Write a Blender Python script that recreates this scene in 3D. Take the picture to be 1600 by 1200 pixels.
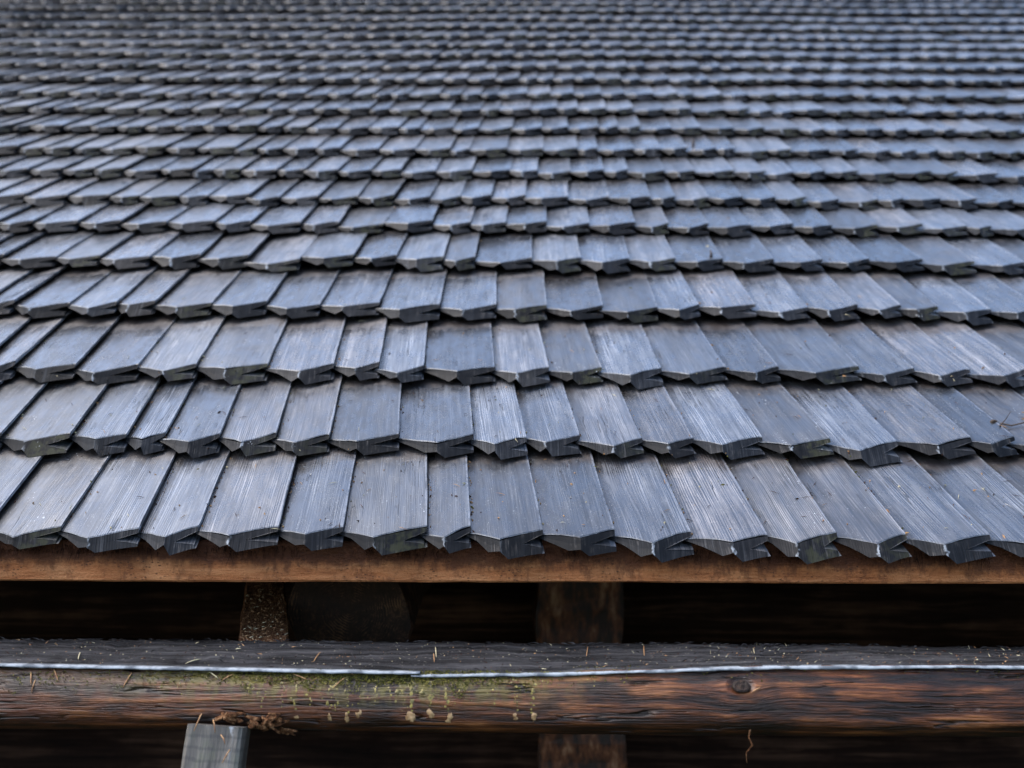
import bpy, math, random
import numpy as np
from mathutils import Vector, Matrix
from mathutils.bvhtree import BVHTree
from mathutils import noise as mnoise

scene = bpy.context.scene
for o in list(bpy.data.objects):
    bpy.data.objects.remove(o)
R = math.radians
random.seed(11)

# ------------------------------------------------------------------ camera
FPX = 1650.0                      # focal length in pixels of the 1600 px photograph
SLOPE = R(30.0)                   # roof pitch
PITCH = R(2.5)                    # camera looks slightly up
YAW = R(0.25)                     # turned slightly left
ROLL = R(0.42)
EAVE = Vector((0, 0, 1.5))        # tips of the lowest course
UP_SLOPE = Vector((0, math.cos(SLOPE), math.sin(SLOPE)))
NORMAL = Vector((0, -math.sin(SLOPE), math.cos(SLOPE)))
CAM = EAVE - 1.294 * UP_SLOPE + 0.916 * NORMAL
fwd = Vector((-math.sin(YAW) * math.cos(PITCH), math.cos(YAW) * math.cos(PITCH), math.sin(PITCH))).normalized()
right0 = fwd.cross(Vector((0, 0, 1))).normalized()
up0 = right0.cross(fwd).normalized()
right = (math.cos(ROLL) * right0 + math.sin(ROLL) * up0).normalized()
up = right.cross(fwd).normalized()
cam_data = bpy.data.cameras.new('camera')
cam = bpy.data.objects.new('camera', cam_data)
scene.collection.objects.link(cam)
m = Matrix((right, up, -fwd)).transposed().to_4x4()
m.translation = CAM
cam.matrix_world = m
cam_data.sensor_width = 36.0
cam_data.lens = FPX / 1600.0 * 36.0
cam_data.clip_start = 0.05
cam_data.clip_end = 5000.0
cam_data.dof.use_dof = True
cam_data.dof.focus_distance = 1.62
cam_data.dof.aperture_fstop = 3.3
scene.camera = cam

# ------------------------------------------------------------------ sky, sun, exposure
SUN_EL, SUN_AZ = R(58.0), R(-97.0)          # azimuth from +Y towards +X
world = bpy.data.worlds.new('World')
scene.world = world
world.use_nodes = True
wn = world.node_tree
wn.nodes.clear()
sky = wn.nodes.new('ShaderNodeTexSky')
sky.sky_type = 'NISHITA'
sky.sun_disc = False
sky.sun_elevation = SUN_EL
sky.sun_rotation = SUN_AZ
sky.air_density = 1.0
sky.dust_density = 2.5
sky.ozone_density = 1.0
bg = wn.nodes.new('ShaderNodeBackground')
bg.inputs['Strength'].default_value = 0.15
wo = wn.nodes.new('ShaderNodeOutputWorld')
wn.links.new(sky.outputs[0], bg.inputs[0])
wn.links.new(bg.outputs[0], wo.inputs[0])
sun_data = bpy.data.lights.new('sun', 'SUN')
sun_data.energy = 1.2
sun_data.angle = R(60.0)
sun_data.color = (1.0, 0.985, 0.965)
sun = bpy.data.objects.new('sun', sun_data)
scene.collection.objects.link(sun)
sdir = Vector((math.sin(SUN_AZ) * math.cos(SUN_EL), math.cos(SUN_AZ) * math.cos(SUN_EL), math.sin(SUN_EL)))
sun.rotation_euler = sdir.to_track_quat('Z', 'Y').to_euler()
sun.location = (0, 0, 12)
vs = scene.view_settings
vs.view_transform = 'Standard'
vs.look = 'None'
vs.gamma = 1.0
vs.exposure = 1.42
vs.use_curve_mapping = False
scene.cycles.use_denoising = True
scene.cycles.denoiser = 'OPENIMAGEDENOISE'
scene.cycles.denoising_input_passes = 'RGB_ALBEDO_NORMAL'
scene.cycles.denoising_prefilter = 'ACCURATE'
scene.cycles.adaptive_threshold = 0.015
scene.cycles.max_bounces = 4
scene.cycles.diffuse_bounces = 3
scene.cycles.glossy_bounces = 3
scene.cycles.transmission_bounces = 4
scene.cycles.caustics_reflective = False
scene.cycles.caustics_refractive = False

# ------------------------------------------------------------------ pixel helpers (photo pixels, 1600 x 1200)
def ray(px, py):
    return (fwd * FPX + right * (px - 800.0) - up * (py - 600.0)).normalized()

def project(p):
    v = p - CAM
    d = v.dot(fwd)
    return 800.0 + FPX * v.dot(right) / d, 600.0 - FPX * v.dot(up) / d

def at_y(px, py, y):
    r = ray(px, py)
    return CAM + r * ((y - CAM.y) / r.y)

def roof_pt(x, a, h=0.0):
    return EAVE + Vector((x, 0, 0)) + UP_SLOPE * a + NORMAL * h

def slope_at(py, px=800.0):
    r = ray(px, py)
    t = (EAVE - CAM).dot(NORMAL) / r.dot(NORMAL)
    return (CAM + r * t - EAVE).dot(UP_SLOPE)

def x_for(px, a):
    x = 0.0
    for _ in range(8):
        p = project(roof_pt(x, a))[0]
        q = project(roof_pt(x + 0.01, a))[0]
        x += (px - p) * 0.01 / (q - p)
    return x

# ------------------------------------------------------------------ object helpers
def link(o, parent=None):
    scene.collection.objects.link(o)
    if parent is not None:
        o.parent = parent
    return o

def empty(name, loc, label, cat, group=None, rot=(0, 0, 0)):
    o = bpy.data.objects.new(name, None)
    o.location = loc
    o.rotation_euler = rot
    o.empty_display_size = 0.05
    link(o)
    return tag(o, label, cat, group)

def tag(o, label=None, cat=None, group=None, kind=None):
    if label: o['label'] = label
    if cat: o['category'] = cat
    if group: o['group'] = group
    if kind: o['kind'] = kind
    return o

def mesh_obj(name, verts, faces, mats, parent=None, smooth=True, fmat=None, world_in=False):
    """one mesh object; with world_in the vertices are in world space and are moved under the parent"""
    if world_in and parent is not None:
        inv = parent_matrix(parent).inverted()
        verts = [inv @ Vector(v) for v in verts]
    me = bpy.data.meshes.new(name)
    me.from_pydata([tuple(v) for v in verts], [], faces)
    for mt in (mats if isinstance(mats, (list, tuple)) else [mats]):
        me.materials.append(mt)
    if smooth:
        me.polygons.foreach_set('use_smooth', [True] * len(me.polygons))
    if fmat:
        me.polygons.foreach_set('material_index', fmat)
    me.update()
    return link(bpy.data.objects.new(name, me), parent)

def parent_matrix(o):
    mt = Matrix.Translation(o.location) @ o.rotation_euler.to_matrix().to_4x4()
    return mt if o.parent is None else parent_matrix(o.parent) @ mt

# ------------------------------------------------------------------ material helper
class NT:
    def __init__(self, name):
        self.m = bpy.data.materials.new(name)
        self.m.use_nodes = True
        self.t = self.m.node_tree
        self.b = self.t.nodes['Principled BSDF']
    def n(self, typ, **kw):
        nd = self.t.nodes.new(typ)
        for k, v in kw.items():
            setattr(nd, k, v)
        return nd
    def put(self, sock, v):
        if isinstance(v, (int, float)):
            sock.default_value = v
        elif isinstance(v, tuple):
            sock.default_value = v if len(v) == len(sock.default_value) else v + (1.0,)
        else:
            self.t.links.new(v, sock)
    def math(self, op, a, b=0.0, c=None, clamp=False):
        nd = self.n('ShaderNodeMath', operation=op, use_clamp=clamp)
        self.put(nd.inputs[0], a); self.put(nd.inputs[1], b)
        if c is not None: self.put(nd.inputs[2], c)
        return nd.outputs[0]
    def attr(self, name, out='Fac'):
        return self.n('ShaderNodeAttribute', attribute_name=name).outputs[out]
    def obj(self):
        return self.n('ShaderNodeTexCoord').outputs['Object']
    def vmul(self, v, s):
        nd = self.n('ShaderNodeVectorMath', operation='MULTIPLY')
        self.put(nd.inputs[0], v); nd.inputs[1].default_value = s
        return nd.outputs[0]
    def vadd(self, v, w):
        nd = self.n('ShaderNodeVectorMath', operation='ADD')
        self.put(nd.inputs[0], v); self.put(nd.inputs[1], w)
        return nd.outputs[0]
    def comb(self, x, y, z):
        nd = self.n('ShaderNodeCombineXYZ')
        for s, v in zip(nd.inputs, (x, y, z)): self.put(s, v)
        return nd.outputs[0]
    def sep(self, v):
        nd = self.n('ShaderNodeSeparateXYZ'); self.put(nd.inputs[0], v)
        return nd.outputs
    def noise(self, v, scale, detail=3.0, rough=0.55, dist=0.0):
        nd = self.n('ShaderNodeTexNoise')
        self.put(nd.inputs['Vector'], v)
        nd.inputs['Scale'].default_value = scale
        nd.inputs['Detail'].default_value = detail
        nd.inputs['Roughness'].default_value = rough
        nd.inputs['Distortion'].default_value = dist
        return nd.outputs[0]
    def voro(self, v, scale, rnd=1.0):
        nd = self.n('ShaderNodeTexVoronoi')
        self.put(nd.inputs['Vector'], v)
        nd.inputs['Scale'].default_value = scale
        nd.inputs['Randomness'].default_value = rnd
        return nd.outputs['Distance'], nd.outputs['Color']
    def ramp(self, f, stops, interp='LINEAR'):
        nd = self.n('ShaderNodeValToRGB')
        nd.color_ramp.interpolation = interp
        e = nd.color_ramp.elements
        while len(e) < len(stops): e.new(0.5)
        for k, (p, c) in enumerate(stops):
            e[k].position = p
            c = (c, c, c) if isinstance(c, (int, float)) else c
            e[k].color = tuple(c) + (1.0,)
        self.put(nd.inputs[0], f)
        return nd.outputs[0]
    def step(self, f, lo, hi, a=0.0, b=1.0):
        nd = self.n('ShaderNodeMapRange', interpolation_type='SMOOTHSTEP')
        self.put(nd.inputs[0], f)
        for i, v in zip((1, 2, 3, 4), (lo, hi, a, b)): self.put(nd.inputs[i], v)
        return nd.outputs[0]
    def mix(self, f, a, b, mode='MIX'):
        nd = self.n('ShaderNodeMix', data_type='RGBA', blend_type=mode)
        self.put(nd.inputs[0], f); self.put(nd.inputs[6], a); self.put(nd.inputs[7], b)
        return nd.outputs[2]
    def bump(self, h, dist, strength=1.0, normal=None):
        nd = self.n('ShaderNodeBump')
        self.put(nd.inputs['Height'], h)
        nd.inputs['Distance'].default_value = dist
        nd.inputs['Strength'].default_value = strength
        if normal is not None: self.put(nd.inputs['Normal'], normal)
        return nd.outputs[0]
    def done(self, col, rough, nrm=None, spec=0.5):
        self.put(self.b.inputs['Base Color'], col)
        self.put(self.b.inputs['Roughness'], rough)
        self.put(self.b.inputs['Specular IOR Level'], spec)
        if nrm is not None: self.put(self.b.inputs['Normal'], nrm)
        return self.m

def mat_shingle():
    k = NT('weathered_grey_shingle')
    lc = k.attr('lc', 'Vector')
    rnd = k.attr('rnd')
    endf = k.attr('endf')
    ut = k.attr('ut')
    off = k.comb(k.math('MULTIPLY', rnd, 37.0), k.math('MULTIPLY', rnd, 91.0), k.math('MULTIPLY', rnd, 53.0))
    r2 = k.math('FRACT', k.math('MULTIPLY', rnd, 7.31))
    r3 = k.math('FRACT', k.math('MULTIPLY', rnd, 17.77))
    r4 = k.math('FRACT', k.math('MULTIPLY', rnd, 41.13))
    x, y, z = k.sep(lc)
    # grain: long wandering fibres
    wob = k.noise(k.vadd(k.vmul(lc, (18, 4, 18)), off), 1.0, 2.0)
    gx = k.math('ADD', x, k.math('MULTIPLY', wob, 0.010))
    gv = k.vadd(k.comb(gx, k.math('MULTIPLY', y, 0.018), k.math('MULTIPLY', z, 0.03)), off)
    fine = k.noise(gv, 640.0, 1.0, 0.6)
    mid = k.noise(gv, 150.0, 2.0, 0.6)
    irr = k.noise(gv, 260.0, 0.0)
    per = k.math('MULTIPLY_ADD', r3, 700.0, 1500.0)
    ring = k.math('MULTIPLY_ADD', k.math('SINE', k.math('MULTIPLY_ADD', gx, per, k.math('MULTIPLY', irr, 7.0))), 0.5, 0.5)
    ringvis = k.step(k.noise(k.vadd(k.vmul(lc, (26, 3, 26)), off), 1.0, 2.0), 0.38, 0.62)
    ringvis = k.math('MULTIPLY', ringvis, k.step(r2, 0.05, 0.6, 0.3, 1.0))
    ringvis = k.math('MULTIPLY', ringvis, k.math('MULTIPLY_ADD', endf, -0.55, 1.0))
    broad = k.noise(k.vadd(k.vmul(lc, (30, 5, 30)), off), 1.0, 2.0, 0.6)
    blot = k.noise(k.vadd(k.vmul(lc, (60, 22, 60)), off), 1.0, 3.0, 0.65)
    v = k.math('MULTIPLY_ADD', mid, 0.26, k.math('MULTIPLY', fine, 0.42))
    v = k.math('SUBTRACT', v, 0.005)
    v = k.math('ADD', v, k.math('MULTIPLY', broad, 0.32))
    v = k.math('ADD', v, k.math('MULTIPLY', k.math('MULTIPLY', k.math('SUBTRACT', ring, 0.5), ringvis), 0.27))
    v = k.math('ADD', v, k.math('MULTIPLY', k.math('SUBTRACT', blot, 0.5), 0.22))
    col = k.ramp(v, [(0.26, (0.009, 0.0105, 0.013)), (0.45, (0.031, 0.0345, 0.042)), (0.60, (0.082, 0.089, 0.102)), (0.80, (0.21, 0.22, 0.24))])
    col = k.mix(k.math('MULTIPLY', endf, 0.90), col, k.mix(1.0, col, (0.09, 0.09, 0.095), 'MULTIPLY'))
    # some boards browner / greyer, each of its own depth
    col = k.mix(k.math('MULTIPLY', k.step(r4, 0.40, 0.95), 0.75), col, k.mix(1.0, col, (1.10, 0.95, 0.82), 'MULTIPLY'))
    depth = k.math('MULTIPLY_ADD', r2, 1.55, 0.45)
    col = k.mix(1.0, col, k.comb(depth, depth, depth), 'MULTIPLY')
    # pale worn streaks along the grain
    pale = k.step(k.noise(k.vadd(k.comb(k.math('MULTIPLY', gx, 95.0), k.math('MULTIPLY', y, 4.0), 0.0), k.vmul(off, (3, 3, 3))), 1.0, 3.0, 0.7), 0.60, 0.78)
    col = k.mix(k.math('MULTIPLY', pale, 0.18), col, (0.33, 0.34, 0.36))
    # cracks
    crk = k.noise(k.vadd(k.comb(k.math('MULTIPLY', gx, 120.0), k.math('MULTIPLY', y, 5.0), k.math('MULTIPLY', z, 8.0)), k.vmul(off, (5, 5, 5))), 1.0, 1.0)
    crk = k.math('ABSOLUTE', k.math('SUBTRACT', crk, 0.5))
    crk = k.math('MULTIPLY', k.step(crk, 0.004, 0.016, 1.0, 0.0), k.step(k.noise(k.vadd(k.vmul(lc, (14, 7, 14)), k.vmul(off, (2, 2, 2))), 1.0, 1.0), 0.62, 0.68))
    col = k.mix(k.math('MULTIPLY', crk, 0.85), col, (0.012, 0.010, 0.009))
    # dark pinholes
    pd, pc = k.voro(k.vadd(lc, off), 260.0)
    pin = k.math('MULTIPLY', k.step(pd, 0.10, 0.22, 1.0, 0.0), k.step(k.noise(k.vadd(k.vmul(lc, (35, 18, 35)), off), 1.0, 2.0), 0.50, 0.68))
    col = k.mix(k.math('MULTIPLY', pin, 0.7), col, (0.016, 0.015, 0.015))
    # reddish dirt washed down where the next course covers the board
    dn = k.noise(k.vadd(k.vmul(lc, (70, 45, 70)), off), 1.0, 2.0, 0.65)
    dirt = k.step(k.math('ADD', y, k.math('MULTIPLY', k.math('SUBTRACT', dn, 0.5), 0.07)), 0.212, 0.252)
    col = k.mix(k.math('MULTIPLY', dirt, 0.62), col, (0.030, 0.017, 0.011))
    # seam grime, with the shade beside the neighbour's raised lip painted in
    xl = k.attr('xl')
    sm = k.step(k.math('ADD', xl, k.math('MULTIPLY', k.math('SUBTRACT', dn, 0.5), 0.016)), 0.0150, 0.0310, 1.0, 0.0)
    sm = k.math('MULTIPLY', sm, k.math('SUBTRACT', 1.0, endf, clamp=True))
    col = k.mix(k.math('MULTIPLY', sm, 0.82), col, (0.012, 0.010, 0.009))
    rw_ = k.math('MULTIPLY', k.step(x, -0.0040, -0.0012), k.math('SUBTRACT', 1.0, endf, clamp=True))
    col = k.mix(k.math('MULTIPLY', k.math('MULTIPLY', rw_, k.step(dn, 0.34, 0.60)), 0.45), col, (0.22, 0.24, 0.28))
    # small pale flecks between the fibres
    fl = k.step(k.noise(k.vadd(k.vmul(lc, (620, 230, 620)), off), 1.0, 0.0), 0.70, 0.78)
    col = k.mix(k.math('MULTIPLY', k.math('MULTIPLY', fl, k.math('SUBTRACT', 1.0, endf, clamp=True)), k.math('MULTIPLY', k.step(blot, 0.40, 0.62), 0.34)), col, (0.42, 0.44, 0.46))
    # green algae on the cut ends of some boards, mostly on the right half
    alg = k.math('MULTIPLY', k.math('MULTIPLY', endf, k.step(ut, -0.004, 0.022)), k.math('MULTIPLY', k.step(r3, 0.50, 0.75), k.step(dn, 0.40, 0.62)))
    col = k.mix(k.math('MULTIPLY', alg, 0.50), col, (0.050, 0.052, 0.026))
    # pale end-grain patches
    eg = k.math('MULTIPLY', endf, k.math('MULTIPLY', k.step(fine, 0.50, 0.75), k.step(blot, 0.50, 0.66)))
    col = k.mix(k.math('MULTIPLY', eg, 0.40), col, (0.17, 0.15, 0.135))
    # pale broken line down the ridge of the cut end
    dw = k.math('MULTIPLY_ADD', k.noise(k.vadd(k.vmul(lc, (90, 90, 90)), off), 1.0, 2.0), 0.016, -0.008)
    ridge_line = k.step(k.math('ABSOLUTE', k.math('ADD', ut, dw)), 0.0006, 0.0028, 1.0, 0.0)
    ridge_line = k.math('MULTIPLY', k.math('MULTIPLY', ridge_line, endf), k.math('MULTIPLY', k.step(r4, 0.2, 0.6), k.step(blot, 0.38, 0.55)))
    col = k.mix(k.math('MULTIPLY', ridge_line, 0.6), col, (0.40, 0.44, 0.49))
    # pale wear on the arris
    wear = k.math('MULTIPLY', k.math('MULTIPLY', k.step(endf, 0.10, 0.28), k.step(endf, 0.32, 0.40, 1.0, 0.0)), k.step(dn, 0.40, 0.60))
    col = k.mix(k.math('MULTIPLY', wear, 0.55), col, (0.30, 0.33, 0.37))
    # small white specks on a few boards
    sd, sc = k.voro(k.vadd(k.vmul(lc, (1, 0.6, 1)), off), 190.0)
    spk = k.math('MULTIPLY', k.step(sd, 0.10, 0.20, 1.0, 0.0), k.step(k.noise(k.vadd(k.vmul(lc, (30, 14, 30)), off), 1.0, 2.0), 0.60, 0.70))
    spk = k.math('MULTIPLY', spk, k.step(r3, 0.55, 0.70))
    col = k.mix(k.math('MULTIPLY', spk, 0.9), col, (0.68, 0.70, 0.72))
    h = k.math('MULTIPLY_ADD', fine, 0.40, k.math('MULTIPLY', k.math('MULTIPLY', ring, ringvis), 0.50))
    h = k.math('ADD', h, k.math('MULTIPLY', mid, 0.25))
    h = k.math('MULTIPLY_ADD', broad, 1.6, k.math('SUBTRACT', h, k.math('MULTIPLY', crk, 2.4)))
    n1 = k.bump(h, 0.0006, 0.9)
    n2 = n1
    rough = k.math('MULTIPLY_ADD', blot, 0.30, k.math('MULTIPLY_ADD', r3, 0.18, 0.07))
    rough = k.math('ADD', rough, k.math('MULTIPLY', dirt, 0.25))
    rough = k.math('ADD', rough, k.math('MULTIPLY', endf, 0.22), clamp=True)
    # rain-wet film on the faces, patchy
    k.put(k.b.inputs['Coat Weight'], k.math('MULTIPLY', k.math('SUBTRACT', 1.0, endf, clamp=True), k.step(blot, 0.34, 0.62, 0.80, 0.15)))
    k.b.inputs['Coat Roughness'].default_value = 0.20
    k.put(k.b.inputs['Coat Normal'], n2)
    return k.done(col, rough, n2, k.math('MULTIPLY_ADD', endf, -0.85, 1.0))

def mat_wood(name, stops, along='x', fibre=55.0, stretch=0.045, rough=(0.5, 0.3), bump=0.003, bstr=0.9, spec=0.4, extra=None, knot=None):
    """streaky timber in object space"""
    k = NT(name)
    p = k.obj()
    s = [1.0, 1.0, 1.0]
    s['xyz'.index(along)] = stretch
    p0 = p
    if knot:
        px_, py_, pz_ = k.sep(p)
        ex, ez = k.math('MULTIPLY', k.math('SUBTRACT', px_, knot[0]), 1 / 0.040), k.math('MULTIPLY', k.math('SUBTRACT', pz_, knot[1]), 1 / 0.020)
        kr = k.math('ADD', k.math('MULTIPLY', ex, ex), k.math('MULTIPLY', ez, ez))
        ke = k.math('EXPONENT', k.math('MULTIPLY', kr, -1.0))
        p = k.comb(px_, py_, k.math('MULTIPLY_ADD', k.math('SUBTRACT', pz_, knot[1]), k.math('MULTIPLY_ADD', ke, -0.85, 1.0), knot[1]))
    wob = k.noise(p, 5.0, 2.0)
    q = k.vadd(p, k.comb(k.math('MULTIPLY', wob, 0.02), k.math('MULTIPLY', wob, 0.012), k.math('MULTIPLY', wob, 0.012)))
    f1 = k.noise(k.vmul(q, tuple(s)), fibre, 5.0, 0.62, 0.2)
    f2 = k.noise(k.vmul(q, tuple(s)), fibre * 5.0, 3.0, 0.6)
    bl = k.noise(p, 7.0, 4.0, 0.6)
    pk, p = p, p0
    v = k.math('ADD', k.math('MULTIPLY', f1, 0.62), k.math('ADD', k.math('MULTIPLY', f2, 0.22), k.math('MULTIPLY', bl, 0.24)))
    col = k.ramp(v, stops)
    h = k.math('ADD', k.math('MULTIPLY', f1, 1.0), k.math('MULTIPLY', f2, 0.5))
    rg = k.math('MULTIPLY_ADD', bl, rough[1], rough[0] - rough[1] * 0.5)
    if knot:
        kd = k.step(k.math('ADD', kr, k.math('MULTIPLY', k.noise(p, 90.0, 2.0), 0.12)), 0.10, 0.36, 1.0, 0.0)
        col = k.mix(k.math('MULTIPLY', kd, 0.93), col, (0.008, 0.005, 0.004))
        h = k.math('SUBTRACT', h, k.math('MULTIPLY', kd, 0.8))
    if extra is not None:
        col, h, rg = extra(k, p, col, h, rg)
    return k.done(col, rg, k.bump(h, bump, bstr), spec)

M_SH = mat_shingle()

def eave_extra(k, p, col, h, rg):
    x, y, z = k.sep(p)
    n = k.noise(k.vmul(p, (1, 1, 0.55)), 60.0, 5.0, 0.7)
    # dark bark-coloured stain creeping down from the top edge of the board
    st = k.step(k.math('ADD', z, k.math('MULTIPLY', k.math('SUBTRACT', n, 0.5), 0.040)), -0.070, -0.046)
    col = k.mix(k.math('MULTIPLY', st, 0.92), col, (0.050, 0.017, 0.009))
    col = k.mix(k.math('MULTIPLY', k.step(n, 0.50, 0.66), 0.55), col, (0.15, 0.055, 0.024))
    d, c = k.voro(k.vmul(p, (1, 1, 1.8)), 120.0)
    sp = k.math('MULTIPLY', k.step(d, 0.14, 0.30, 1.0, 0.0), k.step(k.noise(p, 24.0, 2.0), 0.46, 0.62))
    col = k.mix(k.math('MULTIPLY', sp, 0.75), col, (0.045, 0.020, 0.012))
    return col, k.math('ADD', h, k.noise(p, 300.0, 2.0)), rg

M_EAVE = mat_wood('orange_brown_eave_board', [(0.36, (0.16, 0.048, 0.015)), (0.52, (0.44, 0.160, 0.056)), (0.72, (0.66, 0.30, 0.125))],
                  fibre=60.0, stretch=0.12, rough=(0.7, 0.15), bump=0.003, spec=0.25, extra=eave_extra)
M_DECK = mat_wood('rust_brown_sheathing', [(0.3, (0.035, 0.012, 0.006)), (0.55, (0.085, 0.030, 0.014)), (0.8, (0.15, 0.06, 0.03))],
                  fibre=60.0, stretch=0.1, rough=(0.85, 0.1), spec=0.2)
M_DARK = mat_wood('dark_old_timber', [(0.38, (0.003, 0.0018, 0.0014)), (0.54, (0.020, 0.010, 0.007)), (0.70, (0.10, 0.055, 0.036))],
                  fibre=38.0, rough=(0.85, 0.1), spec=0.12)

# ================================================================== ground
k = NT('dark_earth_and_grass')
p = k.obj()
gn = k.noise(p, 1.7, 6.0, 0.65); g2 = k.noise(p, 38.0, 4.0, 0.7)
gc = k.mix(k.step(gn, 0.42, 0.60), k.ramp(g2, [(0.3, (0.018, 0.014, 0.010)), (0.7, (0.055, 0.040, 0.027))]),
           k.ramp(g2, [(0.3, (0.020, 0.032, 0.012)), (0.7, (0.060, 0.075, 0.028))]))
M_GROUND = k.done(gc, 0.95, k.bump(g2, 0.02, 0.8), 0.2)
gv, gf = [], []
NG = 40
def gcoord(i):
    s = (i / NG) * 2 - 1
    return math.copysign(abs(s) ** 3.2 * 1500.0, s) if s else 0.0
for j in range(NG + 1):
    for i in range(NG + 1):
        X, Y = gcoord(i), gcoord(j)
        gv.append((X, Y, 0.03 * mnoise.noise(Vector((X * 0.5, Y * 0.5, 0)))))
for j in range(NG):
    for i in range(NG):
        a = j * (NG + 1) + i
        gf.append((a, a + 1, a + NG + 2, a + NG + 1))
ground = tag(mesh_obj('ground', gv, gf, M_GROUND), kind='structure')

# ================================================================== the roof
roof = empty('shingle_roof', EAVE, 'steep roof of overlapping dark blue-grey wooden shingles above the orange-brown eave board', 'roof',
             rot=(SLOPE, 0, 0))
roof['kind'] = 'thing'

# right corners of the boards of the lowest courses, and the height of each course in the photograph
ROW_PX = [
    [-20, 95, 218, 309, 435, 536, 667, 735, 848, 960, 1080, 1196, 1307, 1414, 1544, 1665],
    [2, 110, 197, 256, 344, 431, 515, 623, 739, 822, 906, 1003, 1083, 1191, 1295, 1399, 1518, 1585, 1690],
    [22, 118, 216, 307, 418, 521, 592, 662, 773, 857, 940, 1033, 1135, 1217, 1343, 1428, 1514, 1605, 1700],
    [22, 109, 183, 242, 330, 416, 500, 592, 687, 775, 854, 942, 1027, 1092, 1180, 1262, 1340, 1407, 1465, 1547, 1625],
    [5, 88, 157, 235, 312, 388, 470, 552, 620, 693, 742, 831, 907, 983, 1055, 1130, 1209, 1284, 1359, 1440, 1520, 1600],
    [52, 122, 190, 262, 335, 392, 470, 529, 600, 675, 735, 790, 854, 921, 992, 1045, 1106, 1172, 1239, 1299, 1370, 1442, 1510, 1547, 1620],
]
ROW_Y = [827, 680, 571, 475, 402, 347, 306, 265, 231, 197, 168, 144, 120, 100, 82, 67, 53, 39, 26, 13]
ROW_SKEW = [-0.075, -0.085, -0.060, -0.005, 0.012, 0.020, 0.025, 0.030]
TILT = 0.103
rows = [slope_at(y) for y in ROW_Y]
while len(rows) < 30:
    rows.append(rows[-1] + 0.283 + random.uniform(-0.006, 0.006))

def lerp_pts(pts, u):
    for (a, za), (b, zb) in zip(pts, pts[1:]):
        if u <= b:
            return za + (zb - za) * (u - a) / (b - a)
    return pts[-1][1]

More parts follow.
